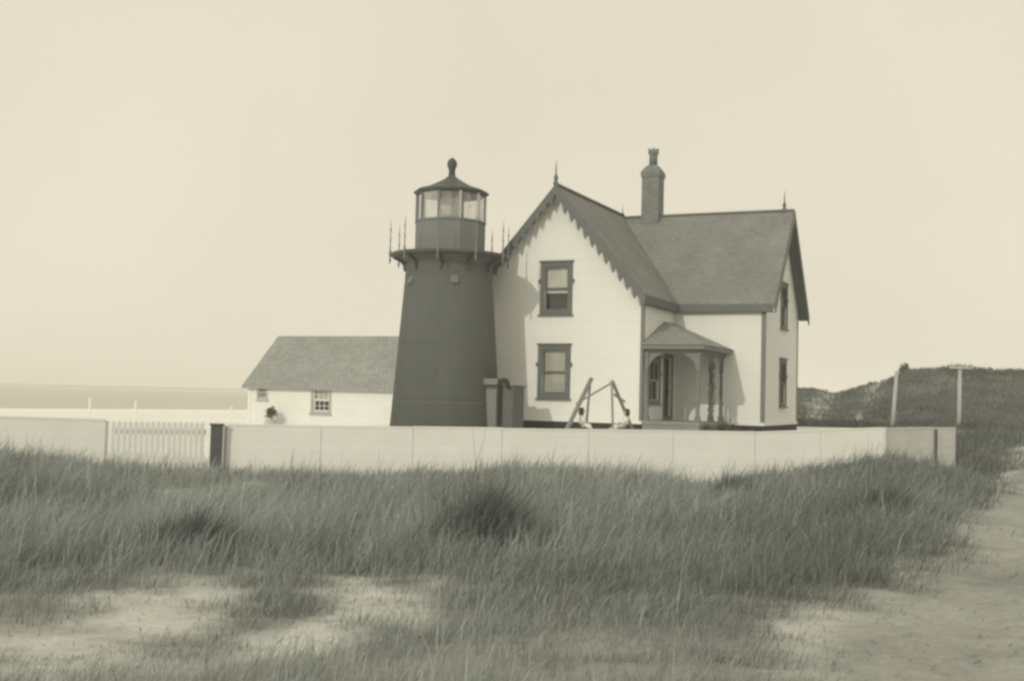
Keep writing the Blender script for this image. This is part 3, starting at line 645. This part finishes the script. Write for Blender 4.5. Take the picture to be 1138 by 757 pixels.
pp.tube([Mv @ Vector(p) for p in pts], [.05]*2+[.065]*8+[.085], 10); pp.build('vent_pipe', M['found'], vo)

# ------------------------------------------------------------------ outbuilding
ob = empty('outbuilding', (-10.42, 46, 0), -TH, 'low white shed with a pale shingled gable roof behind the lighthouse', 'shed')
OL, OD, OE, OR_ = 8.4, 4.2, 1.93, 3.86; osl = (OR_-OE)/(OD/2)
mo = MB(); ow = (3.06, 3.80, .82, 1.70); ow2 = (.47, .86, 1.27, 1.72); Mo = wall_M((0,0,0),(1,0,0),(0,1,0))
mo.slab([(0,-.6),(OL,-.6),(OL,OE-.02),(0,OE-.02)], [rect(*ow), rect(*ow2)], .14, Mo)
for x_ in (0, OL-.14): mo.slab([(.142,-.6),(OD,-.6),(OD,OE-.1),(OD/2,OR_-.15),(.142,OE-.1)], [], .14, wall_M((x_+.14,0,0),(0,1,0),(-1,0,0)))
mo.box((.14,OD-.14,-.6),(OL-.14,OD-.002,OE-.1)); mo.build('wall', M['shed_wall'], ob)
ro = MB(); 
for s_ in (-1, 1):
    we = OD/2+s_*(OD/2+.2); ro.solid([(-.2,OD/2,OR_),(OL+.2,OD/2,OR_),(OL+.2,we,OR_-osl*(OD/2+.2)),(-.2,we,OR_-osl*(OD/2+.2))], .10)
ro.build('roof', M['shed_roof'], ob)
for u0 in (-.012, .0): pass
cb = MB(); cb.box((-.012,-.02,-.6),(.11,-.002,OE-.12)); cb.build('corner_board', M['fence_plain'], ob)
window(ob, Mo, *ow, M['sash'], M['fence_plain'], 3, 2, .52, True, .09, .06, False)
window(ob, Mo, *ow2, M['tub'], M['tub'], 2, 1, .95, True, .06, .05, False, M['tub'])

# ------------------------------------------------------------------ fences
def fpt(p, q, t_): return Vector((p[0]+(q[0]-p[0])*t_, p[1]+(q[1]-p[1])*t_, 0))
FT = .95
def board_run(root, p, q, nb, mats, post_mats=None, ztop=(FT, FT)):
    p = Vector((*p, 0)); q = Vector((*q, 0)); d_ = (q-p).normalized(); n_ = Vector((-d_.y, d_.x, 0)); L_ = (q-p).length
    for k in range(nb):
        a, b_ = L_*k/nb+.004, L_*(k+1)/nb-.004
        za = ztop[0]+(ztop[1]-ztop[0])*k/nb; zb = ztop[0]+(ztop[1]-ztop[0])*(k+1)/nb
        Mx = wall_M(p, d_, n_); m_ = MB(); jit = random.uniform(-.008, .008)
        m_.slab([(a,-.35),(b_,-.35),(b_,zb+jit),(a,za+jit)], [], .03, Mx)
        m_.slab([(a,za+jit+.002),(b_,zb+jit+.002),(b_,zb+jit+.035),(a,za+jit+.035)], [], .085, wall_M(p-n_*.008, d_, n_))
        m_.build('panel', mats[k] if isinstance(mats, list) else mats, root)
    for k in range(nb+1):
        m_ = MB(); c_ = L_*k/nb; Mx = wall_M(p, d_, n_); z_ = ztop[0]+(ztop[1]-ztop[0])*k/nb
        m_.box((c_-.05,.031,-.5), (c_+.05,.13,z_-.005), Mx); m_.build('post', (post_mats or {}).get(k, M['fence_plain']), root)
bf = empty('board_fence', (0, 0, 0), 0, 'long low whitewashed board fence across the front of the lighthouse yard', 'fence')
board_run(bf, (-5.02, 20.546), (4.75, 22.4), 6, M['fence'], None, (.95, 1.0))
board_run(bf, (4.755, 22.402), (7.42, 22.91), 2, M['fence'], None, (1.0, 1.13))
board_run(bf, (7.46, 22.98), (10.4, 27.0), 3, M['fence_dull'], {2: M['wood_dark'], 3: M['wood']}, (1.13, 1.10))
q = MB(); d2 = Vector((2.94,4.02,0)).normalized(); n2 = Vector((-d2.y, d2.x, 0)); Mx = wall_M((7.46,22.98,0), d2, n2); c_ = 4.98*2/3
q.box((c_-.055,-.05,-.4),(c_+.055,-.032,1.10), Mx); q.build('post', M['wood_dark'], bf)
lf = empty('board_fence', (0, 0, 0), 0, 'short run of white board fence left of the picket gate', 'fence')
board_run(lf, (-15.6, 17.6), (-6.95, 19.92), 5, M['fence'], None, (1.12, 1.0))
gp = MB(); gp.box((-.10,-.10,-.6),(.10,.10,1.30-.35)); gp.box((-.12,-.12,.952),(.12,.12,.985))
o = gp.build('gate_post', M['wood_dark']); o.location = (-5.17, 20.45, 0); o.rotation_euler = (0,0,R(20)); tag(o, 'thick dark square post where the picket gate meets the board fence', 'post')
pg = empty('picket_gate', (-5.32, 20.42, 0), R(180+16), 'white picket gate left of the dark post', 'gate')
m_ = MB()
for k in range(17):
    x_ = .06+k*.0925; m_.slab([(x_,-.15),(x_+.074,-.15),(x_+.074,.97),(x_+.037,1.01),(x_,.97)], [], .02, wall_M((0,0,0),(1,0,0),(0,1,0)))
m_.build('picket_panel', M['fence_plain'], pg)
for zz in (.2, .78):
    m_ = MB(); m_.box((.03,-.032,zz),(1.62,-.002,zz+.09)); m_.build('rail', M['fence_plain'], pg)

# ------------------------------------------------------------------ lawn swing and two seated children
SY = 33.0; SG = .40
sw = empty('lawn_swing', (2.55, SY, SG), 0, 'lawn swing frame of bare slanted poles standing before the house wall', 'swing')
S = lambda x_, y_, z_: (x_-2.55, y_, z_-SG)
def pole(p, q, r_, mname='wood', nm='pole'):
    m_ = MB(); m_.bar(p, q, r_, r_); return m_.build(nm, M[mname], sw)
pole(S(1.44,-.7,.38), S(2.30,.0,2.17), .09); pole(S(2.20,.75,.36), S(2.265,.06,2.06), .06)
pole(S(2.89,-.75,.38), S(2.875,-.02,2.12), .06); pole(S(3.72,.7,.38), S(2.90,.04,2.10), .07)
pole(S(1.86,-.28,1.43), S(2.88,-.06,2.05), .05, 'wood', 'brace'); pole(S(2.96,.1,1.72), S(3.30,.36,1.52), .05, 'wood', 'brace')
for xa, xb in ((1.72, 2.12), (3.04, 3.44)):
    m_ = MB()
    for k in range(4): m_.box(S(xa+.1*k, -.38, .70), S(xa+.1*k+.08, .38, .725))
    m_.box(S(xa, -.36, .66), S(xb-.02, -.31, .698)); m_.box(S(xa, .31, .66), S(xb-.02, .36, .698)); m_.build('seat', M['wood'], sw)
m_ = MB()
for k in range(7): m_.box(S(2.16+.12*k, -.34, .46), S(2.16+.12*k+.10, .34, .48))
m_.box(S(2.14,-.30,.43), S(3.02,-.25,.458)); m_.box(S(2.14,.25,.43), S(3.02,.30,.458)); m_.build('footboard', M['wood'], sw)

def person(loc, face, label, joints_lean, k=1.0, legs_out=.0):
    """seated child: skeleton grown with a Skin modifier; local x points forward, origin at the seat"""
    root = empty('person', loc, face, label, 'person', 'children sitting in the lawn swing')
    V, E, Rr = [], [], []
    def vtx(p, r_, par=None):
        V.append(Vector(p)*k); Rr.append(r_*k)
        if par is not None: E.append((par, len(V)-1))
        return len(V)-1
    ln_ = joints_lean
    pel = vtx((0,0,.09), .095); b1 = vtx((ln_*.12,0,.22), .085, pel); b2 = vtx((ln_*.25,0,.36), .095, b1); nk = vtx((ln_*.34,0,.455), .042, b2)
    hb = vtx((ln_*.36+.015,0,.51), .062, nk); hc = vtx((ln_*.38+.02,0,.575), .082, hb); vtx((ln_*.39+.015,0,.645), .066, hc)
    vtx((ln_*.37+.108,0,.555), .012, hb)
    for s_ in (-1, 1):
        hp = vtx((.02,s_*.07,.075), .07, pel); kn = vtx((.30+.06*legs_out,s_*.08,.09-.05*legs_out), .052, hp); an = vtx((.34+.28*legs_out,s_*.08,-.20+.12*legs_out), .032, kn)
        ft = vtx((.45+.28*legs_out,s_*.08,-.235+.14*legs_out), .027, an)
        sh = vtx((ln_*.27,s_*.12,.40), .042, b2); el = vtx((ln_*.2+.05,s_*.17,.24), .032, sh); wr_ = vtx((.20,s_*.12,.17), .021, el)
        pm = vtx((.245,s_*.11,.165), .022, wr_)
        for j, (dy, l_) in enumerate(((-.018,.032),(-.006,.038),(.006,.036),(.017,.028))):
            f1 = vtx((.27,s_*.11+dy,.160), .007, pm); vtx((.27+l_,s_*.11+dy*1.2,.148), .006, f1)
        th_ = vtx((.235,s_*.11-s_*.03,.172), .008, wr_); vtx((.258,s_*.11-s_*.042,.168), .006, th_)
    me = bpy.data.meshes.new('body'); bm = bmesh.new(); sk = bm.verts.layers.skin.verify()
    bv = [bm.verts.new(v) for v in V]
    for v, r_ in zip(bv, Rr): v[sk].radius = (r_, r_)
    bv[0][sk].use_root = True
    for a, b_ in E: bm.edges.new((bv[a], bv[b_]))
    bm.to_mesh(me); bm.free(); o = bpy.data.objects.new('body', me); COL.objects.link(o); o.parent = root; me.materials.append(M['skin'])
    md = o.modifiers.new('skin', 'SKIN'); md.use_smooth_shade = True; ms = o.modifiers.new('sub', 'SUBSURF'); ms.levels = 1; ms.render_levels = 1
    # dress: lofted rings from collar to hem over the lap
    def loft(rings, name, m_):
        mb = MB(); n = 16; rr_ = []
        for c, ax, ay, az in rings:
            c = Vector(c)*k; rr_.append([c+Vector((math.cos(2*PI*i/n)*ax*az[0], math.sin(2*PI*i/n)*ay, math.cos(2*PI*i/n)*ax*az[1]))*k for i in range(n)])
        for A_, B_ in zip(rr_, rr_[1:]):
            for i in range(n): mb.poly([A_[i], A_[(i+1)%n], B_[(i+1)%n], B_[i]], True)
        mb.poly(rr_[0][::-1]); mb.poly(rr_[-1]); return mb.build(name, m_, root)
    up_ = (1, 0)
    loft([((ln_*.33,0,.44),.055,.06,up_), ((ln_*.29,0,.405),.085,.145,up_), ((ln_*.24,0,.34),.108,.135,up_), ((ln_*.13,0,.22),.105,.115,up_), ((.02,0,.12),.135,.15,(.9,-.3)), ((.16,0,.09),.12,.165,(.4,-.9)), ((.31,0,.065),.105,.18,(.25,-.97)), ((.37+.1*legs_out,0,-.03),.10,.18,(.4,-.9))], 'dress', M['cloth'])
    for s_ in (-1, 1):
        mb = MB(); mb.tube([Vector((ln_*.27,s_*.11,.40))*k, Vector((ln_*.24+.02,s_*.15,.32))*k, Vector((ln_*.2+.045,s_*.168,.25))*k, Vector((.13,s_*.145,.205))*k], [.055*k,.052*k,.046*k,.035*k], 10); mb.build('sleeve', M['cloth'], root)
    hm = MB(); cx_ = ln_*.38+.0
    hm.lathe([(.001,.69),(.055,.68),(.088,.645),(.098,.59),(.098,.53),(.092,.46),(.075,.43)], 16, (cx_-.012, 0))
    hm.v = [Vector((v.x if v.x < cx_+.045 else cx_+.045+(v.x-cx_-.045)*(1 if v.z > .61 else -.2), v.y, v.z))*k for v in hm.v]; hm.build('hair', M['hair'], root)
    em = MB()
    for s_ in (-1, 1): em.lathe([(.001,.566),(.010,.571),(.012,.577),(.010,.583),(.001,.588)], 8, (cx_+.098, s_*.03))
    em.v = [v*k for v in em.v]; em.build('eye', M['hair'], root)
    return root
person((2.04, SY, .735), 0, 'child in white sitting upright in the swing by the thick slanted pole', .02, .86)
person((3.25, SY, .735), PI, 'child in white leaning back in the swing beside the thin pole, legs out', -.22, .86, .9)

# ------------------------------------------------------------------ plants by the house
def bush(name, loc, rx, ry, rz_, n, leaf, label, cat, group=None, stem=True, m_=None):
    root = empty(name, loc, random.random()*6, label, cat, group)
    mb = MB()
    for i in range(n):
        d_ = Vector((random.gauss(0,1), random.gauss(0,1), random.gauss(0,1))).normalized(); r_ = random.random()**.4*(.8+.3*math.sin(5*d_.x+3*d_.z))
        c = Vector((d_.x*rx*r_, d_.y*ry*r_, rz_+d_.z*rz_*r_)); a_ = Vector((random.gauss(0,1), random.gauss(0,1), random.gauss(0,.8))).normalized(); b_ = a_.cross(d_+Vector((.01,.02,.03))).normalized()
        L_ = leaf*(.6+.8*random.random())
        mb.poly([c-a_*L_*.5, c+b_*L_*.28, c+a_*L_*.5, c-b_*L_*.28])
    mb.build('foliage', m_ or M['leaf'], root, False)
    if stem:
        s_ = MB(); s_.tube([(0,0,-.05),(0,0,rz_)], [.02,.01], 6); 
        for k in range(4): s_.tube([(0,0,rz_*.3),(rx*.5*math.cos(k*1.7),ry*.5*math.sin(k*1.7),rz_*1.2)], [.012,.005], 5)
        s_.build('stem', M['wood_dark'], root)
    return root
hp_ = lambda u, w_, z: house.matrix_basis @ Vector((u, w_, z))
hM = Matrix.Translation((4.067,35.868,G0)) @ Matrix.Rotation(-TH, 4, 'Z')
hp_ = lambda u, w_, z: tuple(hM @ Vector((u, w_, z)))
bush('shrub', hp_(2.0,.5,-.02), .34, .34, .22, 420, .09, 'low dark shrub at the foot of the front right porch post', 'shrub', 'shrubs round the porch')
bush('shrub', hp_(2.15,2.3,-.02), .36, .5, .28, 520, .09, 'broader shrub growing beside the porch under its middle post', 'shrub', 'shrubs round the porch')
bush('shrub', hp_(2.75,2.9,-.02), .2, .2, .2, 220, .08, 'small pale-flecked shrub between the porch and the wing wall', 'shrub', 'shrubs round the porch')
bush('shrub', hp_(.95,-.9,-.02), .22, .2, .14, 200, .08, 'little low shrub beside the porch step', 'shrub', 'shrubs round the porch')
vn = empty('climbing_vine', hp_(PU+.02,1.65,.1), -TH, 'dark leafy vine climbing the middle post of the porch', 'vine')
mb = MB()
for i in range(420):
    z_ = random.random()*2.3; a_ = random.random()*6.28; r_ = .05+.07*random.random()*(1.2-.3*z_/2.3)
    c = Vector((r_*math.cos(a_), r_*math.sin(a_), z_)); t_ = Vector((random.gauss(0,1),random.gauss(0,1),random.gauss(0,1))).normalized(); b_ = t_.cross(Vector((.3,.2,1))).normalized(); L_ = .08
    mb.poly([c-t_*L_*.5, c+b_*L_*.3, c+t_*L_*.5, c-b_*L_*.3])
mb.build('foliage', M['leaf'], vn, False)
s_ = MB(); s_.tube([(.07*math.cos(k*.9), .07*math.sin(k*.9), -.1+k*.24) for k in range(10)], .012, 6); s_.build('stem', M['wood_dark'], vn)
oM = Matrix.Translation((-10.42,46,0)) @ Matrix.Rotation(-TH, 4, 'Z')
op = lambda u, w_, z: tuple(oM @ Vector((u, w_, z)))
tubp = op(1.5,-.55,0); zg = float(height(tubp[0], tubp[1]))
tb_ = MB(); tb_.lathe([(.20,-.05),(.24,.1),(.25,.28),(.22,.46),(.16,.47)], 18); o = tb_.build('tub', M['tub']); o.location = (tubp[0], tubp[1], zg); tag(o, 'pale round tub holding a dark shrub by the shed wall', 'tub')
bush('shrub', (tubp[0], tubp[1], zg+.45), .29, .29, .27, 500, .09, 'dark round shrub in the pale tub by the shed', 'shrub')

# ------------------------------------------------------------------ poles, posts, stake, stone
def gz(x_, y_): return float(max(height(x_, y_), dune_h(np.array(x_, float), np.array(y_, float)) if x_ > 8 and y_ > 57 else -9))
def util(x_, y_, top, lean, arm, label):
    z0 = gz(x_, y_)-.2; root = empty('utility_pole', (x_, y_, z0), 0, label, 'pole', 'pale poles before the dunes')
    h_ = top-z0; m_ = MB(); m_.tube([(0,0,0),(lean*.5,0,h_*.5),(lean,0,h_)], [.11,.10,.085], 12); m_.build('shaft', M['wood_pale'], root)
    if arm:
        m_ = MB(); m_.box((lean-.6,-.17,h_-.18),(lean+.6,-.112,h_-.08)); a_ = m_.build('crossarm', M['wood_pale'], root)
        for xx in (-.5,-.2,.2,.5):
            m_ = MB(); m_.lathe([(.025,h_-.08),(.025,h_),(.045,h_+.03),(.04,h_+.09),(.001,h_+.1)], 8, (lean+xx,-.14)); m_.build('insulator', M['tub'], a_)
util(19.15, 58, 3.35, .22, False, 'leaning pale pole nearer the house, no crossarm')
util(22.5, 58, 3.72, .05, True, 'tall straight pale pole with a crossarm behind the fence end')
for x_, y_, z_, lb in ((-18.18,50,1.05,'leftmost thin pale post on the beach flat beyond the fence'), (-16.2,50,.95,'middle thin pale post on the beach flat beyond the fence'), (-12.05,50,.85,'thin pale post on the beach flat just left of the shed')):
    zg = float(height(x_, y_)); m_ = MB(); m_.box((-.035,-.035,-.2),(.035,.035,z_-zg)); m_.lathe([(.05,z_-zg+.002),(.001,z_-zg+.06)],4,(0,0),False,PI/4); o = m_.build('post', M['fence_plain']); o.location = (x_, y_, zg); tag(o, lb, 'post', 'pale posts on the beach flat')
cz = gz(30.4, 89)
bush('shrub', (30.3, 89, cz-.1), .55, .5, .55, 260, .28, 'small bare bush on the crest of the dune hill', 'shrub')
m_ = MB(); m_.box((-.025,-.02,-.2),(.025,.02,.62)); m_.poly([(-.025,-.02,.622),(.025,-.02,.622),(0,0,.67)]); o = m_.build('stake', M['fence_plain']); o.location = (-.86, 20.6, float(height(-.86,20.6))); tag(o, 'short white stake stuck in the grass before the fence', 'stake')
bm = bmesh.new(); bmesh.ops.create_icosphere(bm, subdivisions=3, radius=1)
for v in bm.verts:
    n1 = math.sin(v.co.x*3.1+1)*math.cos(v.co.y*2.7)+.5*math.sin(v.co.z*5+v.co.x*4); v.co = Vector((v.co.x*.11, v.co.y*.10, v.co.z*.13))*(1+.09*n1)
me = bpy.data.meshes.new('stone'); bm.to_mesh(me); bm.free(); me.polygons.foreach_set('use_smooth', [True]*len(me.polygons)); o = bpy.data.objects.new('stone', me); COL.objects.link(o); me.materials.append(M['stone'])
o.location = (9.22, 24.4, float(height(9.22,24.4))+.10); tag(o, 'small white stone in the grass below the fence end', 'stone')

# ------------------------------------------------------------------ haze
hz = MB(); hz.box((-1550,-80,-3.5),(1550,1550,14.5)); m, nt, b, N_, L_ = newmat('haze'); N_.remove(b)
vol = N_.new('ShaderNodeVolumePrincipled'); vol.inputs['Color'].default_value = (1,.985,.95,1); vol.inputs['Density'].default_value = .0012; vol.inputs['Anisotropy'].default_value = -.25
L_.new(vol.outputs[0], N_['Material Output'].inputs['Volume'])
HAZE = True
if HAZE: tag(hz.build('haze', m), 'pale sea haze over the whole view', None, None, 'stuff')
